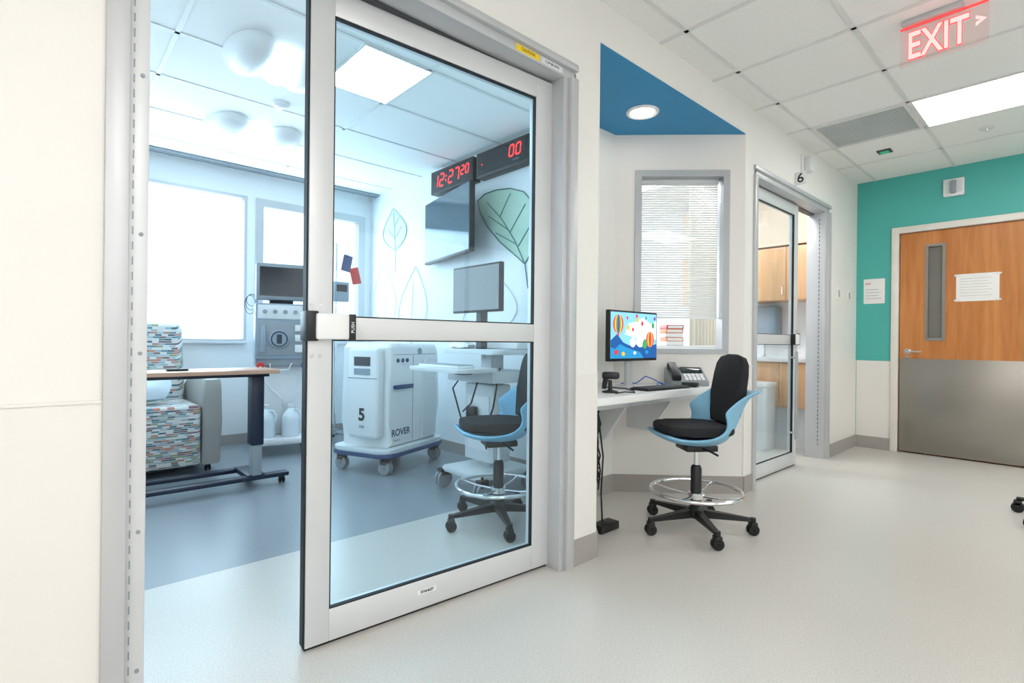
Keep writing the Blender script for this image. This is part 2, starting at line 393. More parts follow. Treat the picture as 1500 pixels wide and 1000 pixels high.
# alcove window
r = thing('window_4', 'grey framed interior window with white blinds above the desk', 'window', pR0, aR, kind='structure')
fw = .045; b = B()
b.box(s0, s0+fw, -.012, .112, z0, z1); b.box(s1-fw, s1, -.012, .112, z0, z1); b.box(s0+fw, s1-fw, -.012, .112, z0, z0+fw*.7); b.box(s0+fw, s1-fw, -.012, .112, z1-fw, z1)
obj('window_frame', b, ALUD, r)
obj('pane', B().box(s0+fw, s1-fw, .03, .036, z0+fw*.7, z1-fw), GLASSC, r)
b = B(); z = 1.24
while z < z1-fw-.03:
    b.box(s0+fw+.012, s1-fw-.01, -.008, .008, -.0006, .0006, M=Matrix.Translation((0, .075, z)) @ Matrix.Rotation(.85, 4, 'X')); z += .0165
b.box(s0+fw+.008, s1-fw-.008, .06, .09, z1-fw-.03, z1-fw)
b.box(s0+fw+.012, s1-fw-.01, .067, .083, 1.215, 1.23)
obj('blinds', b, BLIND, r)

# ------------------------------------------------------------------ sliding door 1
d1 = thing('door_1', 'large silver framed sliding glass door standing open in the foreground', 'sliding door', (.97, 1.62, 0), 0, kind='structure')
OX, OY = -.97, -1.62
def L(b, x0, x1, y0, y1, z0, z1, bev=.003): return b.box(x0+OX, x1+OX, y0+OY, y1+OY, z0, z1, bev)
b = B(); L(b, .117, .165, 1.582, 1.76, 0, 2.25); L(b, 1.79, 1.84, 1.582, 1.76, 0, 2.25); L(b, .117, 1.84, 1.582, 1.76, 2.285, 2.315); L(b, 1.756, 1.79, 1.60, 1.76, 0, 2.25)
L(b, .117, 1.84, 1.60, 1.76, 2.245, 2.285)
obj('door_frame', b, ALU, d1)
b = B(); L(b, .165, .207, 1.605, 1.70, 0, 2.245, .002); obj('jamb_strip', b, PANELW, d1)
b = B(); z = .12
while z < 2.2:
    L(b, .173, .176, 1.603, 1.606, z, z+.02, 0)
    z += .038
for z in (.2, .55, 1.0, 1.3, 1.7, 2.1): b.cyl((.192+OX, 1.6055+OY, z), (.192+OX, 1.602+OY, z), .005, n=12)
obj('screw_slots', b, GREY, d1)
b = B(); L(b, .165, 1.756, 1.70, 1.75, 2.236, 2.246, .001); obj('track', b, DARKG, d1)
pl = B().box(1.46+OX, 1.60+OX, 1.5985+OY, 1.60+OY, 2.252, 2.278); obj('header_label', pl, YEL, d1, label='yellow warning label')
t_ = obj('header_plate', B().box(1.61+OX, 1.745+OX, 1.5985+OY, 1.60+OY, 2.252, 2.278), OFFW, d1)
text('header_print', 'CLIP BE ENG', .016, INK, d1, (1.677+OX, 1.598+OY, 2.265), ext=.0003)
text('header_print', 'CAUTION', .018, INK, d1, (1.53+OX, 1.598+OY, 2.265), ext=.0003)
def panel(parent, loc, rotz, W, lock_left=True, brand=True):
    T = .045
    b = B(); sl, sr = (.08, .10) if lock_left else (.10, .08)
    b.box(0, sl, 0, T, .012, 2.235, .002); b.box(W-sr, W, 0, T, .012, 2.235, .002)
    b.box(sl, W-sr, 0, T, .012, .12, .002); b.box(sl, W-sr, 0, T, 2.145, 2.235, .002); b.box(sl, W-sr, 0, T, 1.04, 1.118, .002)
    p = obj('sliding_panel', b, PANELW, parent); p.location = loc; p.rotation_euler = (0, 0, rotz)
    obj('pane', B().box(sl, W-sr, .010, .016, 1.118, 2.145), GLASS, p)
    obj('pane', B().box(sl, W-sr, .010, .016, .12, 1.04), GLASS, p)
    b = B(); g_ = .0045
    for za, zb in ((1.118, 2.145), (.12, 1.04)):
        b.box(sl, sl+g_, .003, .02, za, zb); b.box(W-sr-g_, W-sr, .003, .02, za, zb)
        b.box(sl+g_, W-sr-g_, .003, .02, za, za+g_); b.box(sl+g_, W-sr-g_, .003, .02, zb-g_, zb)
    obj('gasket', b, RUB, p)
    ex = 0 if lock_left else W
    obj('edge_seal', B().box(ex-.006, ex+.006, .006, T-.006, .015, 2.23), RUB, p)
    b = B().box(0, W, .01, .035, .001, .014); obj('bottom_sweep', b, RUB, p)
    s_ = 1 if lock_left else -1; x0 = ex
    def bx(a, b2, *r, bev=.003): 
        lo, hi = sorted((x0+s_*a, x0+s_*b2)); return B().box(lo, hi, *r, bev)
    obj('lock_housing', bx(-.012, .03, -.022, T+.004, 1.035, 1.135, bev=.006), BLACK, p)
    obj('lock_plate', bx(.018, .135, -.03, 0, 1.04, 1.128, bev=.008), WHITE, p)
    obj('lock_end', bx(.128, .152, -.034, 0, 1.036, 1.128, bev=.004), BLACK, p)
    for xx in (.012, .04):
        for zz in (1.155, .985): obj('screw', B().cyl((x0+s_*xx, .001, zz), (x0+s_*xx, -.003, zz), .006, n=12), CHROME, p)
    if brand:
        text('maker_plate_print', 'STANLEY', .014, INK, p, (.46, -.0018, .075), bold=.0004)
        obj('maker_plate', B().box(.42, .50, -.0012, .0002, .066, .084), WHITE, p)
        text('lock_print', 'PUSH', .016, WHITE, p, (.14, -.0345, 1.082), rot=(PI/2, -PI/2, 0), ext=.0003)
    return p
dx, dy = 1.77-.664, 1.672-1.735
panel(d1, (.664+OX, 1.735+OY, 0), math.atan2(dy, dx), math.hypot(dx, dy)-.01)

# sliding door 2
d2 = thing('door_2', 'smaller sliding glass door with silver frame farther down the corridor', 'sliding door', (4.58, 1.62, 0), 0, kind='structure')
OX, OY = -4.58, -1.62
b = B(); L(b, 3.76, 3.81, 1.582, 1.76, 0, 2.25); L(b, 5.34, 5.40, 1.582, 1.76, 0, 2.25); L(b, 3.76, 5.40, 1.582, 1.76, 2.285, 2.315); L(b, 3.81, 5.34, 1.60, 1.76, 2.245, 2.285)
obj('door_frame', b, ALU, d2)
b = B(); L(b, 5.30, 5.34, 1.605, 1.76, 0, 2.245, .002); obj('jamb_strip', b, ALU, d2)
b = B(); z = .12
while z < 2.2: L(b, 5.298, 5.301, 1.65, 1.655, z, z+.02, 0); z += .038
obj('screw_slots', b, DARKG, d2)
p2 = panel(d2, (3.815+OX, 1.68+OY, 0), 0, 1.04, False, False)
b = B().box(.86, .90, -.06, -.045, .25, .98, .004); b.cyl((.88, -.05, .3), (.88, 0, .3), .008); b.cyl((.88, -.05, .93), (.88, 0, .93), .008)
obj('pull_bar', b, ALUD, p2)
b = B(); L(b, 3.81, 5.3, 1.70, 1.75, 2.236, 2.246, .001); obj('track', b, DARKG, d2)
rn = thing('room_number_sign', 'small white projecting sign with black number 6 above the second door', 'sign', (4.54, 1.6, 2.325), -PI/2)
obj('plate', B().box(0, .085, -.003, .003, 0, .105, .001), WHITE, rn)
text('number', '6', .105, INK, rn, (.042, -.0038, .053), bold=.001)

# far door
d3 = thing('door_3', 'honey wood door with steel kick plate in the teal wall', 'door', (XW, .7825, 0), -PI/2, kind='structure')
hw = .4525
b = B(); b.box(-hw-.065, -hw-.008, -.02, .12, 0, 2.195, .004); b.box(hw+.008, hw+.065, -.02, .12, 0, 2.195, .004); b.box(-hw-.008, hw+.008, -.02, .12, 2.135, 2.195, .004)
obj('door_frame', b, FRAMEW, d3)
lx0, lx1, lz0, lz1 = -.252, -.11, 1.095, 2.0
b = B(); b.box(-hw, lx0, .02, .065, .012, 2.13); b.box(lx1, hw, .02, .065, .012, 2.13); b.box(lx0, lx1, .02, .065, .012, lz0); b.box(lx0, lx1, .02, .065, lz1, 2.13)
leaf = obj('door_leaf', b, WOOD, d3)
b = B(); f = .02
b.box(lx0-.005, lx0+f, .012, .022, lz0-.005, lz1+.005); b.box(lx1-f, lx1+.005, .012, .022, lz0-.005, lz1+.005); b.box(lx0+f, lx1-f, .012, .022, lz0-.005, lz0+f); b.box(lx0+f, lx1-f, .012, .022, lz1-f, lz1+.005)
obj('lite_frame', b, STEEL, leaf)
obj('pane', B().box(lx0+f, lx1-f, .035, .04, lz0+f, lz1-f), mat('grey_lite_glass', (120, 118, 112), .15), leaf)
obj('kick_plate', B().box(-hw+.003, hw-.003, .015, .02, .015, .915, .001), STEEL, leaf, label='brushed steel kick plate')
b = B(); b.cyl((-.39, .02, .985), (-.39, .008, .985), .028, bev=.003); b.tube([(-.39, .02, .985), (-.39, -.03, .985), (-.375, -.042, .985), (-.29, -.04, .983), (-.275, -.035, .983)], .009, 10)
obj('door_handle', b, CHROME, leaf)
obj('lock_cylinder', B().cyl((-.39, .02, .93), (-.39, .01, .93), .016), CHROME, leaf)
struct('wall_behind_door', B().box(6.385, 6.4, .265, 1.30, 0, 2.19), GREY, 'dark space behind the wooden door', 'wall')
n = thing('paper_notice', 'white landscape sheet taped on the wooden door', 'paper', (XW+.0195, .665, 1.45), -PI/2)
obj('sheet', B().box(-.147, .147, -.001, 0, 0, .25), PAPER, n)
b = B()
for i in range(7): b.box(-.12, .10-.03*(i % 2), -.0016, -.001, .05+i*.026, .052+i*.026)
obj('print', b, GREY, n)
for sx in (-1, 1):
    for zz in (.01, .24): obj('tape', B().box(sx*.14-.02, sx*.14+.02, -.0015, -.001, zz-.008, zz+.008), OFFW, n)

# ------------------------------------------------------------------ wall fittings
def switch(x, label):
    s_ = thing('light_switch', label, 'light switch', (x, Y0, 1.47), 0, 'light switches beside the far corner')
    obj('plate', B().box(-.037, .037, -.007, 0, 0, .12, .002), WHITE, s_); obj('rocker', B().box(-.016, .016, -.012, -.006, .028, .092, .002), ALUD, s_)
switch(5.66, 'white switch plate nearer the second sliding door'); switch(5.98, 'white switch plate nearer the teal wall corner')
s_ = thing('call_light', 'white box light above the number 6 by the second door', 'call light', (4.72, Y0, 2.45), 0)
obj('housing', B().box(-.06, .06, -.02, 0, 0, .16, .004), WHITE, s_); obj('lens', B().box(-.045, .045, -.075, -.02, .02, .14, .012), OFFW, s_)
s_ = thing('strobe_light', 'white strobe alarm high on the teal wall above the door', 'alarm strobe', (XW, .83, 2.42), -PI/2)
obj('housing', B().box(-.075, .075, -.04, 0, 0, .16, .008), WHITE, s_); obj('lens', B().box(-.02, .02, -.075, -.04, .02, .14, .008), GREY, s_)
for a, b_ in ((-.062, -.032), (.032, .062)): obj('grille', B().box(a, b_, -.043, -.039, .03, .13), OFFW, s_)
s_ = thing('wall_sign', 'small white notice on the teal wall left of the wooden door', 'sign', (XW, 1.445, 1.46), -PI/2)
obj('sheet', B().box(-.09, .09, -.004, 0, 0, .25, .002), PAPER, s_)
text('print', 'EXIT', .022, REDI, s_, (-.05, -.005, .20), bold=.0005); b = B()
for i in range(4): b.box(-.07, .06-.02*(i % 2), -.0048, -.004, .05+i*.03, .054+i*.03)
obj('print_lines', b, GREY, s_)

# ------------------------------------------------------------------ corridor ceiling fittings
def troffer(x, y, w_, l, z, m, label, group):
    t = thing('ceiling_light', label, 'ceiling light', (x, y, z), 0, group)
    b = B(); f = .012
    b.box(-w_/2, -w_/2+f, -l/2, l/2, -.009, 0); b.box(w_/2-f, w_/2, -l/2, l/2, -.009, 0); b.box(-w_/2+f, w_/2-f, -l/2, -l/2+f, -.009, 0); b.box(-w_/2+f, w_/2-f, l/2-f, l/2, -.009, 0)
    obj('frame', b, TBAR, t); obj('diffuser', B().box(-w_/2+f, w_/2-f, -l/2+f, l/2-f, -.006, -.001), m, t)
GR = 'corridor ceiling panel lights'
troffer(4.675, .22, .6, 1.2, H, LAMP, 'bright rectangular ceiling panel right of the grille', GR)
for i, (x, y) in enumerate(((.38, -.9), (-1.8, -.9), (.9, -2.0), (5.75, -2.0), (-1.2, -2.0))):
    troffer(x, y, .6, 1.2 if y > -1.5 else 1.1, H, LAMP, ['corridor ceiling panel just behind the viewer', 'corridor ceiling panel far left behind the viewer', 'ceiling panel by the opposite wall, middle', 'ceiling panel by the opposite wall, far end', 'ceiling panel by the opposite wall, near end'][i], GR)
v = thing('air_vent', 'grey finned air grille in the corridor ceiling left of the bright panel', 'air vent', (4.675, 1.135, H), 0)
obj('frame', B().box(-.295, -.275, -.295, .295, -.01, 0).box(.275, .295, -.295, .295, -.01, 0).box(-.275, .275, -.295, -.275, -.01, 0).box(-.275, .275, .275, .295, -.01, 0), TBAR, v)
obj('backing', B().box(-.275, .275, -.275, .275, -.003, -.001), mat('vent_backing', (84, 86, 88), .6), v)
b = B()
for i in range(18): b.box(-.268+i*.0305, -.252+i*.0305, -.275, .275, -.006, -.004)
obj('slats', b, OFFW, v)
s_ = thing('ceiling_sensor', 'small black and green sensor set in a ceiling tile', 'sensor', (5.34, 1.17, H), 0)
obj('housing', B().box(-.05, .05, -.05, .05, -.012, 0, .004), DARKG, s_); obj('lens', B().box(-.03, .03, -.03, .03, -.015, -.012), LEDG, s_)
s_ = thing('sprinkler_cover', 'round white sprinkler cover in the far corridor ceiling tile', 'sprinkler', (5.33, .52, H), 0)
obj('disc', B().lathe([(.045, 0), (.045, -.006), (.03, -.01)], 24), OFFW, s_)
obj('nozzle', B().lathe([(.012, -.01), (.01, -.022), (.004, -.024)], 12), CHROME, s_)
s_ = thing('downlight', 'round recessed downlight glowing in the blue alcove soffit', 'downlight', (2.81, 1.89, 2.494), 0)
obj('trim_ring', B().lathe([(.075, -.001), (.102, -.001), (.1, -.008), (.085, -.012), (.072, -.004)], 36), WHITE, s_)
obj('lens', B().lathe([(.072, -.001), (.07, -.006), (.03, -.008)], 32), DOWN, s_)
# exit sign
e = thing('exit_sign', 'edge-lit clear exit sign with red letters hanging from the corridor ceiling', 'exit sign', (3.3, .49, H), -PI/2)
obj('canopy', B().box(-.16, .08, -.035, .035, -.026, 0, .005), ALU, e)
obj('holder', B().box(-.17, .17, -.008, .008, -.034, -.026, .002), emi('red_light_strip', (255, 70, 70), .9), e)
obj('acrylic_panel', B().box(-.172, .172, -.003, .003, -.225, -.034, .001), glass('pink_acrylic', (1, .955, .95), .02, ((1, .3, .3), .95, .04)), e)
EXR = emi('exit_letter_glow', (1, .42, .40), 1.25, True)
EXO = emi('exit_letter_halo', (1, .08, .08), 1.1, True)
text('letter_halo', 'EXIT', .19, EXO, e, (-.02, -.0038, -.135), bold=.009, sx=.62)  # red halo around the lit letters, drawn as a bolder glowing copy
text('letters', 'EXIT', .19, EXR, e, (-.02, -.0052, -.135), bold=.003, sx=.62)
def chev(t, y0, y1): return B().prism([(.125, -.085+t), (.165, -.11), (.125, -.135-t), (.125, -.118-t*.5), (.146, -.11), (.125, -.102+t*.5)], y0, y1, 'xz')
obj('arrow', chev(0, -.0052, -.0036), EXR, e)

# ------------------------------------------------------------------ desk alcove
dk = thing('desk', 'white built-in desk filling the corridor alcove', 'desk', (2.82, 1.62, 0), 0)
obj('worktop', B().prism([(2.045-2.82, 0), (3.575-2.82, 0), (2.975-2.82, .595), (2.665-2.82, .595)], .722, .762, 'xy', .003), WHITE, dk)
obj('apron', B().box(-.60, .60, .16, .175, .67, .722), OFFW, dk)
for xx in (-.25, .25): obj('bracket', B().prism([(.35, .45), (.59, .45), (.59, .722), (.18, .722), (.18, .69)], xx-.012, xx+.012, 'yz'), OFFW, dk)
mo = thing('computer_monitor', 'black monitor with colourful balloon picture on the alcove desk', 'monitor', (2.76, 1.90, .762), 0)
obj('housing', B().box(-.255, .255, 0, .03, .165, .475, .005), BLACK, mo)
obj('neck', B().box(-.03, .03, .03, .055, .01, .36, .006), ALU, mo)
obj('base', B().prism(rr(0, .03, .24, .18, .03), 0, .012, 'xy', .003), ALU, mo)
SK = [emi('screen_sky', (130, 195, 232), .75), emi('screen_blue', (15, 80, 150), .8), emi('screen_white', (225, 235, 245), .7), emi('screen_red', (205, 45, 70), .8), emi('screen_yellow', (235, 180, 50), .8), emi('screen_green', (60, 150, 85), .8), emi('screen_teal', (30, 135, 190), .8), emi('screen_purple', (110, 55, 140), .8)]
b = B(); b.box(-.243, .243, -.0012, 0, .182, .463)
b.mi = 2; b.prism([(-.10, .33), (.0, .31), (.243, .30), (.243, .42), (.17, .40), (.1, .44), (.02, .41), (-.06, .40)], -.0016, -.0012)
b.mi = 1; b.prism([(-.243, .182), (.243, .182), (.243, .27), (.16, .26), (.05, .27), (-.05, .26), (-.12, .28), (-.18, .33), (-.243, .29)], -.002, -.0012)
b.mi = 6; b.prism([(-.243, .182), (.1, .182), (.06, .22), (-.02, .235), (-.09, .25), (-.15, .27), (-.2, .24), (-.243, .25)], -.0024, -.002)
def disc(b, x, z, rx, rz, y): b.prism([(x+rx*math.cos(i*PI/8), z+rz*math.sin(i*PI/8)) for i in range(16)], y-.0004, y)
for i, (x, z, rx, rz, m_) in enumerate(((-.17, .39, .052, .058, 3), (-.17, .39, .038, .058, 4), (-.17, .39, .024, .058, 5), (-.17, .39, .010, .058, 7), (-.17, .325, .010, .008, 3), (.17, .30, .045, .05, 3), (.17, .30, .030, .05, 4), (.17, .30, .014, .05, 3), (.06, .29, .045, .04, 2), (.06, .325, .022, .03, 2), (-.02, .28, .03, .03, 2), (.11, .27, .026, .03, 5), (-.07, .37, .014, .017, 4), (-.02, .36, .010, .013, 3), (.03, .42, .012, .015, 4), (.08, .40, .012, .016, 3), (.20, .39, .015, .019, 5), (.02, .445, .010, .012, 3), (.22, .435, .010, .012, 7), (-.08, .43, .008, .010, 3), (.12, .435, .009, .011, 6), (-.19, .22, .02, .015, 3), (-.12, .21, .018, .012, 4), (0, .215, .015, .01, 2), (.13, .22, .02, .012, 6))):
    b.mi = m_; disc(b, x, z, rx, rz, -.0024-.0001*i)
obj('screen', b, SK, mo)
kb = thing('keyboard', 'black keyboard lying on the alcove desk before the monitor', 'keyboard', (2.80, 1.735, .762), math.radians(-4))
obj('body', B().box(-.21, .21, -.065, .065, 0, .014, .004), BLACK, kb)
b = B()
for j in range(5):
    for i in range(18): b.box(-.2+i*.0222, -.2+i*.0222+.019, -.055+j*.0225, -.055+j*.0225+.019, .013, .018)
obj('keys', b, DARKG, kb)
ms = thing('computer_mouse', 'small black mouse beside the keyboard', 'mouse', (3.09, 1.70, .762), .2)
obj('body', B().box(-.03, .03, -.05, .05, 0, .032, .014, seg=4), BLACK, ms)
obj('wheel', B().cyl((-.004, -.025, .03), (.004, -.025, .03), .008, n=12), GREY, ms)
ph = thing('desk_phone', 'grey and black desk telephone against the angled alcove wall', 'telephone', (3.215, 1.80, .762), aR)
wedge = [(-.1, 0), (.1, 0), (.1, .11), (.06, .115), (-.1, .03)]
obj('body', B().prism(wedge, -.12, .12, 'yz', .005), GREY, ph)
MT = Matrix.Translation((0, -.1, .031)) @ Matrix.Rotation(math.radians(28), 4, 'X')
hs = B(); hs.box(-.115, -.06, .0, .185, .018, .042, .01, M=MT); hs.box(-.117, -.058, .0, .05, .0, .03, .008, M=MT); hs.box(-.117, -.058, .135, .185, .0, .03, .008, M=MT)
obj('handset', hs, BLACK, ph)
obj('display', B().box(-.03, .105, .105, .17, .001, .008, .002, M=MT), SCREEN, ph)
b = B()
for j in range(4):
    for i in range(5): b.box(-.03+i*.027, -.01+i*.027, .012+j*.02, .026+j*.02, .0, .006, M=MT)
obj('buttons', b, WHITE, ph)
b = B(); b.tube([(2.93, 1.84, .768), (2.97, 1.86, .79), (3.02, 1.83, .768), (3.04, 1.87, .768), (3.03, 1.93, .80), (2.98, 1.96, .82), (2.92, 1.99, .775), (2.86, 2.07, .77)], .004, 6)
tag(obj('phone_cable', b, BLUP), 'blue network cable looping on the alcove desk', 'cable')
sc = thing('barcode_scanner', 'black handheld scanner at the left end of the desk', 'scanner', (2.36, 1.78, .762), .6)
obj('stand', B().lathe([(.045, 0), (.045, .008), (.012, .016), (.01, .07)], 20), BLACK, sc)
hd = B(); hd.box(-.025, .025, -.05, .045, .075, .115, .012); hd.tube([(0, .02, .09), (0, .03, .05), (0, .035, .02)], [.016, .014, .012], 10); obj('head', hd, BLACK, sc)
b = B(); b.tube([(2.30, 1.70, .767), (2.34, 1.67, .775), (2.42, 1.66, .768), (2.50, 1.72, .768), (2.56, 1.82, .77), (2.58, 1.98, .768)], .004, 6)
tag(obj('scanner_cable', b, BLACK), 'thin black cable curling at the left of the monitor stand', 'cable')
b = B()
for k in range(7):
    x0 = 2.31+random.uniform(-.02, .03); y0 = 1.84+random.uniform(-.02, .02)
    pts = [(x0, y0+.03, .70), (x0+.01, y0, .66)]
    for z in (.58, .48, .40, .33): pts.append((x0+random.uniform(-.03, .035), y0+random.uniform(-.02, .02), z))
    pts += [(x0+random.uniform(-.02, .05), y0, .22+.02*k)]
    b.tube(pts, .0045, 6)
b.tube([(2.34, 1.84, .60), (2.355, 1.82, .40), (2.34, 1.82, .20), (2.34, 1.81, .05), (2.33, 1.80, .045)], .005, 6)
tag(obj('cable_bundle', b, RUB), 'tangle of black cables hanging below the alcove desk', 'cable')
b = B().box(2.26, 2.42, 1.75, 1.83, 0, .045, .008)
tag(obj('power_adapter', b, BLACK), 'black power brick on the floor under the alcove desk', 'power adapter')

# ------------------------------------------------------------------ stools
def make_stool(label, loc, rotz):
    t = thing('drafting_chair', label, 'chair', loc, rotz, 'drafting chairs with blue shells')
    rows = []
    prof = [(-.225, .550, .15, .0, .006), (-.21, .530, .18, .0, .018), (-.12, .500, .205, .0, .035), (0, .490, .212, .0, .055), (.08, .492, .214, .02, .09), (.14, .515, .216, .075, .12),
            (.185, .575, .216, .145, .10), (.215, .65, .212, .15, .05), (.236, .71, .208, .125, .025), (.254, .76, .212, .075, .02), (.268, .79, .222, .015, .015)]
    for y, z, w_, cf, cu in prof:
        rows.append([(w_*u/5, y-cf*(abs(u)/5)**2.2, z+cu*(abs(u)/5)**2.6) for u in range(-5, 6)])
    s_ = obj('shell', B().grid(rows), SHELL, t, 180)
    m = s_.modifiers.new('s', 'SOLIDIFY'); m.thickness = .02; m.offset = -1
    m = s_.modifiers.new('u', 'SUBSURF'); m.levels = 2; m.render_levels = 2
    obj('seat', B().prism(rr(0, -.025, .37, .38, .1, 8), .545, .592, 'xy', .018, seg=4), SEATF, t)
    pts = [(-.115, 0), (-.14, .06), (-.155, .16), (-.16, .28), (-.145, .34), (-.11, .375), (-.04, .39)]
    poly = pts+[(-a, c) for a, c in pts[::-1]]
    MB = Matrix.Translation((0, .155, .595)) @ Matrix.Rotation(math.radians(-9), 4, 'X')
    obj('backrest', B().prism(poly, -.026, .022, 'xz', .016, M=MB, seg=3), SEATF, t)
    obj('mechanism', B().box(-.08, .08, -.09, .09, .445, .48, .008), BLACK, t)
    obj('lever', B().tube([(.06, 0, .465), (.16, .01, .463), (.21, .02, .455)], .006, 8), BLACK, t)
    obj('gas_lift', B().cyl((0, 0, .34), (0, 0, .452), .014, n=20), CHROME, t)
    obj('column', B().lathe([(.03, .09), (.03, .34), (.024, .355), (.016, .36)], 24), BLACK, t)
    b = B().ring((0, 0, .215), .245, .011, 48, 10)
    for k in range(4):
        a = PI/4+k*PI/2; b.tube([(.03*math.cos(a), .03*math.sin(a), .19), (.14*math.cos(a), .14*math.sin(a), .195), (.24*math.cos(a), .24*math.sin(a), .213)], .007, 8)
    b.lathe([(.032, .17), (.042, .172), (.042, .205), (.032, .207)], 24)
    obj('foot_ring', b, CHROME, t)
    h = obj('hub', B().lathe([(.035, .065), (.048, .075), (.048, .11), (.036, .125), (.03, .13)], 24), BLACK, t)
    for k in range(5):
        a = 2*PI*k/5+math.radians(68); ca, sa = math.cos(a), math.sin(a)
        MM = Matrix.Rotation(a, 4, 'Z')
        b = B(); b.add([(.03, -.022, .07), (.03, .022, .07), (.03, .022, .115), (.03, -.022, .115), (.30, -.012, .072), (.30, .012, .072), (.30, .012, .088), (.30, -.012, .088)],
                       [(0, 1, 2, 3), (4, 5, 6, 7), (0, 1, 5, 4), (2, 3, 7, 6), (1, 2, 6, 5), (0, 3, 7, 4)], MM)
        b.cyl((.295*ca, .295*sa, .06), (.295*ca, .295*sa, .092), .016, n=14)
        obj('leg', b, BLACK, t)
        caster(t, .295*ca, .295*sa, .029, .017)
    return t
st = make_stool('black padded drafting chair with blue shell at the alcove desk', (2.745, 1.47, 0), math.radians(-127))
dup(st, (1.97, 2.27, 0), math.radians(-115), 'drafting chair with blue shell seen through the foreground glass door')

# stand at the right edge
s_ = thing('rolling_stand', 'black wheeled foot of a stand at the right picture edge', 'stand', (4.45, .0, 0), 0)
obj('pole', B().cyl((0, 0, .09), (0, 0, 1.5), .013), CHROME, s_)
obj('hub', B().lathe([(.03, .07), (.04, .08), (.03, .12)], 20), BLACK, s_)
for k in range(5):
    a = math.radians(138)+2*PI*k/5; ca, sa = math.cos(a), math.sin(a)
    obj('leg', B().tube([(.02*ca, .02*sa, .1), (.15*ca, .15*sa, .1), (.31*ca, .31*sa, .085)], [.018, .015, .012], 10), BLACK, s_)
    caster(s_, .31*ca, .31*sa, .032, .018)

# ------------------------------------------------------------------ patient room: wall items
def clock(y, label):
    c = thing('digital_clock', label, 'clock', (2.88, y, 2.435), -PI/2, 'black red-digit displays under the room ceiling')
    obj('housing', B().box(-.325, .325, -.09, 0, 0, .215, .006), BLACK, c)
    obj('face', B().box(-.305, .305, -.092, -.09, .02, .195), SCREEN, c)
    return c
c = clock(3.925, 'black wall clock with red digits reading 12:27 20')
x = -.27
for ch in '12:27':
    if ch == ':':
        for zz in (.085, .125): obj('colon_dot', B().box(x+(zz-.085)*.12, x+.014+(zz-.085)*.12, -.0935, -.0925, zz, zz+.014), RED_E, c)
        x += .045
    else: segdigit(c, ch, x, .055, .06, .11, -.0925, .014); x += .095
for ch in '20': segdigit(c, ch, x, .09, .042, .075, -.0925, .01); x += .068
c = clock(3.225, 'black timer display with red 00 right of the clock'); x = .10
for ch in '00': segdigit(c, ch, x, .085, .05, .085, -.0925, .012); x += .08
text('print', '·  WORLD', .022, GREY, c, (.17, -.093, .05), ext=.0003); obj('indicator', B().box(-.25, -.24, -.0935, -.0925, .10, .11), RED_E, c)

tv = thing('television', 'dark wall television on a bracket below the clock', 'television', (2.70, 3.875, 1.775), math.radians(-90)-math.atan2(.193, .97))
obj('housing', B().box(-.49, .49, 0, .05, 0, .585, .006), BLACK, tv)
obj('screen', B().box(-.48, .48, -.002, .0, .02, .575), TVS, tv)
obj('wall_bracket', B().box(-.12, .12, .05, .065, .2, .4).box(-.03, .03, .065, .165, .26, .34, .004).box(-.04, .04, .155, .172, .16, .44), DARKG, tv)

def leafdecal(y, z, pts, label, m, veins, grp='leaf decals on the room wall'):
    c = thing('leaf_decal', label, 'wall decal', (2.879, y, z), -PI/2, grp)
    b = B(); b.prism(pts, -.0015, 0); obj('leaf_fill', b, m, c)
    b = B(); b.tube([(p[0], -.0055, p[1]) for p in pts], .005, 6, True)
    for vn in veins: b.tube([(p[0], -.0045, p[1]) for p in vn], .004, 6)
    obj('leaf_outline', b, GRND if m is GRN else mat('light_outline_print', (176, 206, 196), .6), c)
def leafshape(w, h, skew, n=14):
    L_ = [];
    for i in range(n+1):
        t = i/n; L_.append((-w/2*math.sin(PI*t**.8)*(1)+skew*t, h*t))
    R_ = []
    for i in range(n-1, 0, -1):
        t = i/n; R_.append((w/2*math.sin(PI*t**.8)+skew*t, h*t))
    return L_+R_
P1 = [(.26, 0), (.12, .10), (-.05, .22), (-.22, .38), (-.31, .50), (-.35, .62), (-.26, .66), (-.10, .665), (.08, .64), (.24, .58), (.34, .48), (.38, .36), (.37, .2), (.33, .08)]
leafdecal(3.28, 1.66, P1, 'large green leaf decal under the timer display', GRN, [[(.30, -.2), (.26, 0), (.14, .2), (-.02, .4), (-.22, .58)], [(.16, .17), (-.1, .30)], [(.06, .3), (-.2, .46)], [(.18, .15), (.32, .3)], [(.08, .28), (.26, .48)], [(-.05, .43), (.08, .6)]])
leafdecal(5.06, 2.02, leafshape(.5, .46, -.06), 'pale green leaf decal near the window corner', GRN2, [[(0, -.25), (0, 0), (-.03, .25), (-.05, .42)], [(-.02, .12), (-.16, .24)], [(-.02, .12), (.12, .24)], [(-.03, .25), (.08, .36)]])
c = thing('leaf_decal', 'faint outline leaves low on the wall beside the window', 'wall decal', (2.879, 4.9, 1.05), -PI/2, 'leaf decals on the room wall')
for sx, sy, W_, H_, sk in ((-.35, .1, .5, .75, -.1), (.15, -.05, .55, .8, .1), (1.3, .0, .7, .5, .3)):
    obj('leaf_outline', B().tube([(p[0]+sx, -.0045, p[1]+sy) for p in leafshape(W_, H_, sk)], .004, 6, True), FAINT, c)
    obj('leaf_vein', B().tube([(sx, -.0035, sy), (sx+sk*.6, -.0035, sy+H_*.85)], .003, 6), FAINT, c)
c = thing('wall_outlet', 'small white outlet on the wall under the large leaf', 'outlet', (2.88, 2.93, 1.2), -PI/2)
obj('plate', B().box(-.035, .035, -.006, 0, 0, .115, .002), OFFW, c)
for zz in (.02, .065): obj('socket', B().box(-.015, .015, -.008, -.005, zz, zz+.03), GREY, c)

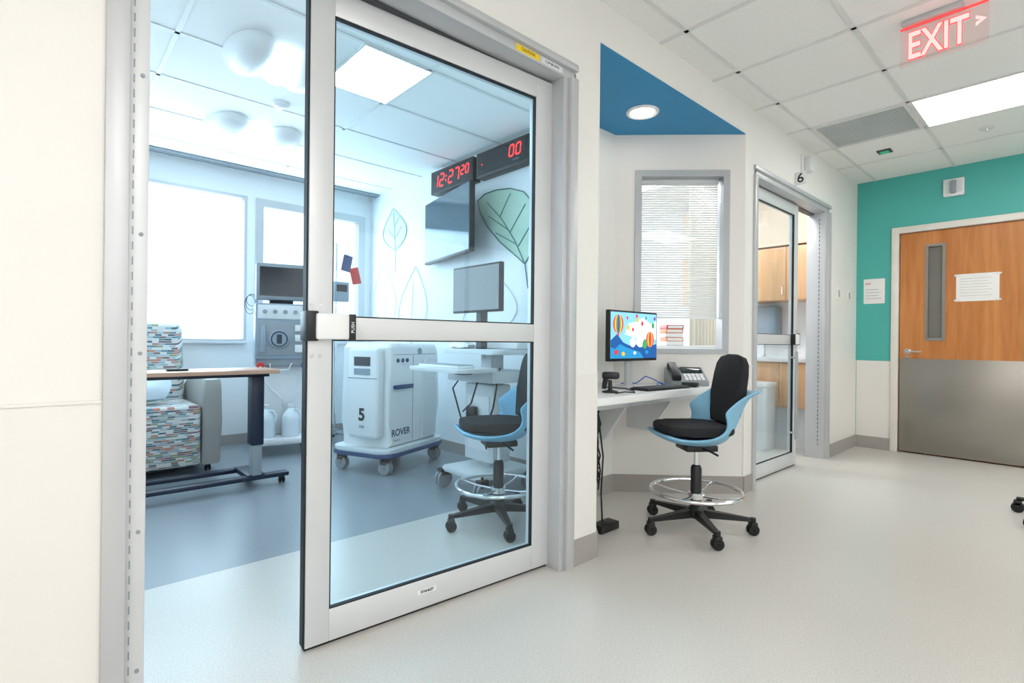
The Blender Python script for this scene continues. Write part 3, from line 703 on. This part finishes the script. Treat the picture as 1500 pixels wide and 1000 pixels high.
# room ceiling fittings
troffer(1.57, 3.02, .46, .6, H, LAMPR, 'square bright panel light in the patient room ceiling', 'patient room panel lights')
troffer(-.5, 2.4, .6, .6, H, LAMPR, 'patient room panel light near the doorway', 'patient room panel lights')
LAMP2 = emi('second_room_diffuser', (.97, .985, 1), 15, True)
troffer(4.6, 3.4, .6, 1.2, H, LAMP2, 'panel light in the middle of the second patient room', 'patient room panel lights')
troffer(4.9, 2.2, .6, .6, H, LAMP2, 'panel light by the doorway of the second patient room', 'patient room panel lights')
def domelight(x, y, label, k=1):
    t = thing('domed_ceiling_light', label, 'ceiling light', (x, y, H), 0, 'curved room ceiling lights')
    el = [(math.cos(PI/2*i/10), -.10*math.sin(PI/2*i/10)) for i in range(11)]
    for s_ in (-1, 1):
        M_ = Matrix.Translation((s_*.19*k, 0, -.001)) @ Matrix.Diagonal((.16*k, .31*k, 1.15, 1))
        obj('curved_wing', B().lathe(el, 40, M_), WHITE, t, 80)
    M_ = Matrix.Translation((0, 0, -.008)) @ Matrix.Diagonal((.14*k, .20*k, 1.25, 1))
    obj('lens', B().lathe(el, 36, M_), LAMPR, t, 80)
domelight(1.05, 3.25, 'curved ceiling light nearer the glass door', .82); domelight(1.27, 4.52, 'curved ceiling light nearer the window')
s_ = thing('smoke_detector', 'small round white detector on the room ceiling between curved lights', 'smoke detector', (1.26, 3.84, H), 0)
obj('disc', B().lathe([(.055, 0), (.055, -.012), (.04, -.025), (.01, -.03)], 24), WHITE, s_); obj('vent_ring', B().ring((0, 0, -.02), .043, .004), OFFW, s_)

# recliner
rc = thing('armchair', 'recliner armchair in multicoloured bar fabric by the window', 'armchair', (.60, 4.98, 0), 0)
obj('seat', B().box(-.335, .335, -.44, .20, .07, .53, .03, seg=3), FAB, rc)
MB = Matrix.Translation((0, .10, .50)) @ Matrix.Rotation(math.radians(-14), 4, 'X')
obj('backrest', B().box(-.34, .33, 0, .17, 0, .70, .06, M=MB, seg=5), FAB, rc)
for s_ in (-1, 1):
    pr = [(-.43, .07), (-.46, .40), (-.455, .66), (-.43, .72), (-.36, .745), (.10, .72), (.26, .66), (.30, .5), (.30, .07)]
    x0, x1 = sorted((s_*.34, s_*.47)); obj('arm', B().prism(pr, x0, x1, 'yz', .025, seg=3), ARMV, rc)
obj('base_frame', B().box(-.30, .30, -.36, .26, .045, .075, .005), DARKG, rc)
for sx in (-1, 1):
    for sy in (-.34, .22): caster(rc, sx*.40, sy, .025, .012)
pw = B(); rows = []
for j in range(9):
    v_ = -1+2*j/8; rows.append([(.20*u/4*(1-.12*v_*v_), .15*v_*(1-.12*(u/4)**2), .065*((1-(u/4)**4)*(1-v_**4))**.5) for u in range(-4, 5)])
rows2 = [[(x, y, -z) for x, y, z in r] for r in rows]; pw.grid(rows); pw.grid([r[::-1] for r in rows2])
p_ = obj('pillow', pw, PILLOW, None, 180, M=Matrix.Translation((.58, 4.84, .66)) @ Matrix.Rotation(-.25, 4, 'Z') @ Matrix.Rotation(.6, 4, 'X'))
tag(p_, 'pale blue pillow lying on the patterned armchair seat', 'pillow')

# overbed table
ot = thing('overbed_table', 'rolling overbed table with wood top and navy column', 'table', (.72, 3.92, 0), 0)
obj('tabletop', B().prism(rr(-.06, 0, 1.18, .40, .05), .805, .83, 'xy', .006), WOODT, ot)
obj('top_rail', B().box(-.3, .50, -.03, .03, .775, .805, .004), NAVY, ot)
obj('column', B().box(.38, .46, -.055, .055, .30, .78, .008), NAVY, ot)
obj('lower_column', B().box(.39, .45, -.045, .045, .09, .31, .004), GREY, ot)
b = B(); b.box(-.36, .64, -.04, .04, .055, .085, .008); b.box(-.30, .50, .26, .33, .055, .085, .008); b.box(.36, .48, -.03, .30, .06, .095, .006)
obj('base', b, NAVY, ot)
for x, y in ((-.32, 0), (.60, 0), (-.27, .295), (.46, .295)): caster(ot, x, y, .024, .012)
rm = B().box(.60, .72, 3.86, 3.90, .83, .845, .006)
tag(obj('remote_control', rm, BLACK), 'small black remote lying on the overbed table', 'remote control')

# dialysis machine
dm = thing('dialysis_machine', 'tall blue-grey and white dialysis machine with screen by the window', 'medical machine', (1.69, 5.08, 0), math.radians(-14))
obj('base', B().box(-.25, .25, -.30, .25, .10, .16, .02), OFFW, dm)
obj('cabinet', B().box(-.20, .20, -.08, .22, .16, .80, .02), OFFW, dm)
obj('module', B().box(-.225, .225, -.20, .22, .86, 1.36, .012), BLUEG, dm)
obj('module_seam', B().box(-.22, .22, -.17, .2, .80, .862), GREY, dm)
obj('front_panel', B().box(-.205, .205, -.208, -.20, .89, 1.20, .003), GREY, dm)
obj('upper_panel', B().box(-.205, .205, -.206, -.20, 1.22, 1.345, .003), OFFW, dm)
pm = B(); pm.cyl((-.03, -.208, 1.04), (-.03, -.235, 1.04), .085, n=32, bev=.008); obj('pump_cover', pm, BLUEG, dm)
pm = B(); pm.ring((0, 0, 0), .065, .005, M=Matrix.Translation((-.03, -.238, 1.04)) @ Matrix.Rotation(PI/2, 4, 'X')); pm.cyl((-.03, -.235, 1.04), (-.03, -.25, 1.04), .022); pm.box(-.05, -.01, -.246, -.24, 1.0, 1.08)
obj('pump_rotor', pm, DARKG, dm)
for za, zb in ((.92, .99), (1.02, 1.08), (1.11, 1.17)): obj('clamp', B().box(.10, .18, -.23, -.208, za, zb, .004), OFFW, dm)
for i in range(4): obj('dial', B().cyl((-.15+i*.085, -.206, 1.285), (-.15+i*.085, -.222, 1.285), .018, n=18, bev=.003), GREY, dm)
obj('side_clamp', B().box(-.18, -.14, -.225, -.208, .92, 1.16, .004), BLUEG, dm)
obj('neck', B().box(-.10, .10, -.05, .10, 1.355, 1.40), DARKG, dm)
hd = obj('display_head', B().box(-.22, .22, -.16, .0, 1.395, 1.725, .012), GREY, dm)
obj('screen', B().box(-.19, .19, -.164, -.16, 1.43, 1.69), SCREEN, hd)
for x, m_, nm in ((-.18, REDP, 'red'), (.19, BLUP, 'blue')):
    b = B(); b.cyl((x, -.17, .80), (x, -.225, .80), .032, bev=.005); b.cyl((x, -.225, .80), (x, -.24, .80), .018); obj('connector', b, m_, dm, label=nm+' round connector')
obj('hose', B().tube([(-.18, -.23, .80), (-.18, -.27, .74), (-.10, -.25, .6), (0, -.2, .5), (.02, -.10, .42)], .008, 8), WHITE, dm)
obj('hose', B().tube([(.19, -.23, .80), (.19, -.27, .72), (.12, -.25, .55), (.08, -.18, .45), (.06, -.09, .40)], .008, 8), WHITE, dm)
obj('hose', B().tube([(-.1, -.17, .82), (-.1, -.2, .76), (.05, -.2, .76), (.08, -.17, .82)], .006, 8), WHITE, dm)
for k in range(3): obj('coiled_line', B().tube([(-.245-.045*math.cos(a_)-.008*k, -.05+.012*k, 1.39+(.055+.015*k)*math.sin(a_)-.02*k) for a_ in [2*PI*i/18 for i in range(18)]], .0025, 6, True), DARKG, dm)
for sx in (-1, 1):
    for sy in (-.25, .2): caster(dm, sx*.22, sy, .042, .018, m=GREY)
def jug(x, y, label):
    j = thing('jug', label, 'jug', (x, y, .161), math.radians(-14), 'milky plastic jugs before the machine')
    b = B(); b.lathe([(.02, 0), (.068, .001), (.075, .015), (.075, .16), (.068, .19), (.03, .245), (.022, .25), (.022, .27)], 24); obj('body', b, JUG, j)
    obj('cap', B().lathe([(.024, .265), (.026, .268), (.026, .288), (.02, .291)], 20), WHITE, j)
    obj('handle', B().tube([(.028, -.03, .24), (.06, -.045, .235), (.08, -.05, .19), (.07, -.045, .14)], .009, 8), JUG, j)
jug(1.52, 4.93, 'milky plastic jug, left of two before the dialysis machine'); jug(1.72, 4.89, 'milky plastic jug, right of two before the dialysis machine')

# water unit
ro = thing('water_treatment_unit', 'white wheeled treatment unit marked 5 in the patient room', 'medical machine', (2.22, 3.96, 0), math.radians(22))
obj('platform', B().prism(rr(0, 0, .80, .58, .10), .165, .20, 'xy', .008), OFFW, ro)
obj('bumper', B().prism(rr(0, 0, .82, .60, .11), .135, .166, 'xy', .006), NAVY2, ro)
obj('body', B().prism([(-.31, .20), (.33, .20), (.36, .5), (.36, .95), (.32, 1.01), (-.28, 1.02), (-.32, .98), (-.32, .4)], -.24, .24, 'xz', .035, seg=4), WHITE, ro)
obj('side_cover', B().prism([(.10, .23), (.30, .23), (.30, .88), (.16, .90), (.10, .8)], -.256, -.238, 'xz', .006), OFFW, ro)
obj('side_seam', B().box(-.265, .30, -.2425, -.239, .925, .929).box(-.02, -.016, -.2425, -.239, .23, .92), GREY, ro)
cp = obj('control_tower', B().box(-.41, -.315, -.20, .10, .28, .98, .03, seg=4), WHITE, ro)
obj('tower_band', B().box(-.412, -.32, -.19, .09, .742, .748), GREY, cp)
obj('screen', B().box(-.413, -.409, -.13, .03, .84, .91), DARKG, cp)
obj('keypad', B().box(-.413, -.409, -.13, .03, .77, .82), BLUEG, cp)
RX = (PI/2, 0, -PI/2)
text('unit_number', '5', .13, INK, cp, (-.4125, -.05, .46), rot=RX, bold=.004)
text('unit_print', 'ON', .03, INK, cp, (-.4125, -.05, .37), rot=RX)
for i in range(3): obj('port', B().cyl((-.22+i*.06, -.24, .88), (-.22+i*.06, -.25, .88), .017, n=16, bev=.003), NAVY2, ro)
obj('towel_bar', B().box(-.28, -.05, -.275, -.26, .655, .69, .006).box(-.27, -.255, -.262, -.238, .66, .685).box(-.075, -.06, -.262, -.238, .66, .685), NAVY2, ro)
b = B().cyl((.07, -.2405, .95), (.07, -.2445, .95), .028, n=24); obj('round_badge', b, BLUEG, ro)
text('maker_print', 'ROVER', .075, NAVY2, ro, (-.17, -.2412, .31), bold=.0015)
text('maker_subprint', 'MEDICAL', .02, GREY, ro, (-.22, -.2412, .25))
for sx in (-1, 1):
    for sy in (-1, 1): caster(ro, sx*.33, sy*.22, .055, .02, m=GREY, gap=.014)

# workstation cart
wc = thing('workstation_cart', 'white computer cart with black monitor by the leaf wall', 'cart', (2.42, 2.87, 0), -PI/2)
b = B(); b.box(-.06, .06, -.06, .06, .12, .95, .01); obj('column', b, OFFW, wc)
obj('cable_cover', B().box(-.16, .16, -.12, .04, .20, .74, .012), OFFW, wc)
obj('cover_panel', B().box(-.12, .12, -.126, -.12, .28, .66, .003), WHITE, wc)
b = B().box(-.22, .22, -.28, .20, .11, .16, .02); obj('base', b, OFFW, wc)
for sx in (-1, 1):
    for sy in (-.26, .17): caster(wc, sx*.22, sy, .06, .022, m=GREY, gap=.014)
obj('worktop', B().prism(rr(0, .0, .64, .46, .06), .95, .985, 'xy', .008), OFFW, wc)
obj('rear_box', B().box(-.06, .28, -.02, .2, .985, 1.06, .012), WHITE, wc)
obj('side_console', B().box(-.30, -.08, .02, .2, .985, 1.04, .012), OFFW, wc)
tr = obj('keyboard_tray', B().prism(rr(.04, -.38, .60, .32, .04), .84, .866, 'xy', .006), OFFW, wc)
obj('tray_arm', B().box(-.05, .05, -.30, .0, .81, .84, .005), DARKG, tr)
obj('tray_keyboard', B().box(-.18, .26, -.50, -.36, .866, .884, .004), WHITE, tr)
obj('tray_keys', B().box(-.17, .25, -.49, -.37, .884, .888), GREY, tr)
obj('drawer', B().box(-.24, .26, -.22, .12, .76, .84, .008), OFFW, wc)
mh = obj('monitor', B().box(-.26, .27, -.165, -.13, 1.24, 1.57, .006), BLACK, wc)
obj('screen', B().box(-.248, .258, -.168, -.165, 1.255, 1.555), SCREEN, mh)
obj('monitor_post', B().box(-.03, .03, -.13, -.07, .98, 1.45, .006), DARKG, wc)
obj('device', B().box(-.10, .0, -.16, -.126, .42, .58, .01), BLACK, wc)
for pts in ([(-.15, -.1, .86), (-.2, -.2, .7), (-.1, -.2, .5), (-.02, -.15, .45)], [(.2, -.1, .86), (.25, -.2, .6), (.15, -.2, .4), (.1, -.13, .3)], [(.05, -.15, .82), (.08, -.25, .62), (-.05, -.22, .55)]):
    obj('hanging_cable', B().tube(pts, .006, 6), BLACK, wc)
bp = thing('glove_bag', 'crumpled clear plastic wrapped supplies on the cart top', 'supplies', (2.30, 3.06, .986), 0)
rows = []
b = B()
for j in range(7):
    rows.append([(-.07+.14*i/7+random.uniform(-.008, .008), -.11+.22*j/6, .004+.07*math.sin(PI*i/7)*math.sin(PI*(j+.5)/7)+random.uniform(0, .012)) for i in range(8)])
b.grid(rows); obj('wrap', b, WHITE, bp, 20); obj('contents', B().box(-.05, .05, -.08, .08, 0, .03, .008), OFFW, bp)

# IV pole
iv = thing('iv_pole', 'steel pole with hanging packets in front of the corner window', 'iv pole', (2.25, 5.15, 0), 0)
obj('pole', B().cyl((0, 0, .1), (0, 0, 2.02), .012), CHROME, iv)
obj('hook', B().tube([(-.12, 0, 2.05), (-.13, 0, 2.0), (-.1, 0, 1.98), (0, 0, 2.02), (.1, 0, 1.98), (.13, 0, 2.0), (.12, 0, 2.05)], .005, 8), CHROME, iv)
obj('hub', B().lathe([(.03, .07), (.04, .08), (.03, .13)], 20), GREY, iv)
for k in range(5):
    a = 2*PI*k/5; ca, sa = math.cos(a), math.sin(a)
    obj('leg', B().tube([(.02*ca, .02*sa, .1), (.26*ca, .26*sa, .085)], .013, 8), GREY, iv); caster(iv, .26*ca, .26*sa, .032, .014)
ip = thing('infusion_pump', 'blue-grey infusion pump clamped on the steel pole', 'pump', (2.25, 5.08, 1.42), 0)
obj('body', B().box(-.08, .08, -.07, .04, 0, .20, .012), BLUEG, ip); obj('screen', B().box(-.055, .055, -.073, -.07, .10, .17), SCREEN, ip); obj('clamp', B().box(-.025, .025, .04, .058, .07, .13, .004), DARKG, ip)
def packet(x, z, m_, label, ry):
    o = thing('hanging_packet', label, 'packet', (x, 5.12, z), 0, 'packets hanging on the pole'); Mx = Matrix.Rotation(ry, 4, 'Y')
    obj('pouch', B().box(-.05, .05, -.015, .0, 0, .17, .006, M=Mx), m_, o); obj('loop', B().tube([(0, -.006, .16), (.01, .01, .22), (-.01, .02, .26)], .003, 6, M=Mx), DARKG, o)
packet(2.33, 1.74, NAVY2, 'dark blue packet hanging on the steel pole', .2); packet(2.46, 1.62, REDP, 'red packet hanging on the steel pole', -.25)
packet(2.15, 1.78, OFFW, 'white packet hanging on the steel pole', -.1)

# ------------------------------------------------------------------ second patient room
up = thing('wall_cabinet', 'maple wall cabinet seen through the second sliding door', 'cabinet', (5.76, 2.55, 1.50), -PI/2)
obj('body', B().box(-.74, .74, .02, .335, 0, .56), WOODC, up)
for i in range(5):
    d_ = obj('door', B().box(-.735+i*.295, -.445+i*.295, 0, .02, .004, .556, .002), WOODC, up)
    obj('handle', B().tube([(-.47+i*.295, 0, .05), (-.47+i*.295, -.025, .06), (-.47+i*.295, -.025, .14), (-.47+i*.295, 0, .15)], .004, 8), CHROME, d_)
struct('trim_5', B().box(5.78, 6.1, 1.8, 3.3, 2.08, 2.62), mat('beige_soffit', (232, 208, 188), .5), 'pale beige soffit above the wall cabinet', 'soffit')
lc = thing('base_cabinet', 'maple base cabinet under the white sink counter', 'cabinet', (5.60, 2.55, 0), -PI/2)
obj('body', B().box(-.74, .74, .02, .49, .40, .86), WOODC, lc); obj('plinth', B().box(-.74, .74, .06, .49, 0, .40), OFFW, lc)
for i in range(5):
    d_ = obj('door', B().box(-.735+i*.295, -.445+i*.295, 0, .02, .41, .845, .002), WOODC, lc)
    obj('handle', B().tube([(-.47+i*.295, 0, .7), (-.47+i*.295, -.025, .71), (-.47+i*.295, -.025, .79), (-.47+i*.295, 0, .8)], .004, 8), CHROME, d_)
tag(obj('counter', B().box(5.57, 6.095, 1.80, 3.30, .861, .90, .004).box(6.07, 6.095, 1.80, 3.30, .90, 1.0), WHITE), 'white sink counter on the maple base cabinet', 'counter')
ds = thing('towel_dispenser', 'grey-blue paper towel dispenser over the sink counter', 'dispenser', (6.1, 2.40, 1.12), -PI/2)
obj('housing', B().box(-.14, .14, -.20, 0, 0, .34, .03, seg=3), BLUEG, ds); obj('towel', B().box(-.09, .09, -.15, -.10, -.05, .0), WHITE, ds)
fc = thing('faucet', 'chrome gooseneck tap on the sink counter', 'faucet', (5.92, 2.38, .901), -PI/2)
obj('spout', B().tube([(0, 0, 0), (0, 0, .16), (0, -.03, .20), (0, -.09, .21), (0, -.13, .18), (0, -.13, .15)], .010, 10), CHROME, fc); obj('base', B().lathe([(.025, 0), (.025, .01), (.014, .02)], 16), CHROME, fc)
bn = thing('waste_bin', 'pale grey waste bin before the maple base cabinet', 'bin', (5.38, 2.28, 0), -PI/2)
obj('body', B().prism(rr(0, 0, .38, .26, .04), 0, .62, 'xy', .01), OFFW, bn); obj('lid', B().prism(rr(0, 0, .40, .28, .05), .62, .66, 'xy', .01), WHITE, bn)
cu = B(); rows = []
for j in range(2): rows.append([(i*.006, .03*math.sin(i*.55), (.25, 2.6)[j]) for i in range(120)])
cu.grid(rows)
o = obj('privacy_curtain', cu, CURT, None, 180, M=Matrix.Translation((4.74, 2.62, 0))); tag(o, 'beige privacy curtain seen through the alcove window', 'curtain')
struct('trim_6', B().tube([(4.4, 2.62, 2.62), (5.5, 2.62, 2.62)], .012, 8).cyl((4.6, 2.62, 2.62), (4.6, 2.62, 2.70), .006).cyl((5.4, 2.62, 2.62), (5.4, 2.62, 2.70), .006), ALU, 'ceiling curtain track of the second room', 'curtain track')
sc2 = thing('supply_cabinet', 'low white supply cabinet behind the alcove window', 'cabinet', (3.98, 2.35, 0), aR)
obj('body', B().box(-.4, .4, -.2, .2, 0, 1.02, .005), OFFW, sc2); obj('drawer', B().box(-.38, .38, -.215, -.2, .7, 1.0, .003), WHITE, sc2)
FL = [('white folder at the bottom of the stack', WHITE), ('orange folder second from the bottom of the stack', ORG), ('white folder between the two orange folders of the stack', WHITE), ('orange folder above two white ones in the stack', ORG), ('red folder topmost of the stack', REDP)]
for k, (lb, m_) in enumerate(FL):
    o = thing('folder', lb+' behind the alcove window', 'folder', (3.93+random.uniform(-.005, .005), 2.34, 1.021+k*.034), aR+random.uniform(-.05, .05), 'folders stacked behind the alcove window')
    obj('cover', B().box(-.07, .07, -.11, .10, 0, .033, .003), m_, o); obj('pages', B().box(-.06, .06, -.112, -.109, .006, .027), PAPER, o)

# ------------------------------------------------------------------ world and window daylight
w = bpy.data.worlds.new('sky'); bpy.context.scene.world = w; w.use_nodes = True
bg = w.node_tree.nodes['Background']; bg.inputs['Color'].default_value = (.84, .94, 1, 1); bg.inputs['Strength'].default_value = 2.6
def area(name, loc, rot, sx, sy, e_, col):
    l = bpy.data.lights.new(name, 'AREA'); l.shape = 'RECTANGLE'; l.size = sx; l.size_y = sy; l.energy = e_; l.color = col
    o = bpy.data.objects.new(name, l); C.objects.link(o); o.location = loc; o.rotation_euler = rot
area('window_daylight', (.3, 5.60, 1.75), (-PI/2, 0, 0), 2.3, 1.3, 50, (.54, .81, 1))
area('corner_window_daylight', (2.2, 5.60, 1.75), (-PI/2, 0, 0), 1.0, 1.3, 24, (.54, .81, 1))
area('second_room_daylight', (4.75, 5.60, 1.75), (-PI/2, 0, 0), 1.6, 1.3, 44, (.95, .98, 1))

# ------------------------------------------------------------------ camera
cam = bpy.data.cameras.new('camera'); co = bpy.data.objects.new('camera', cam); C.objects.link(co)
cam.sensor_width = 36; cam.lens = 36*765/1500; cam.clip_start = .02
co.matrix_world = Matrix.Translation((0, 0, 1.04)) @ Matrix.Rotation(-math.radians(42.28), 4, 'Z') @ Matrix.Rotation(PI/2, 4, 'X') @ Matrix.Rotation(math.radians(.6), 4, 'Z')
bpy.context.scene.camera = co
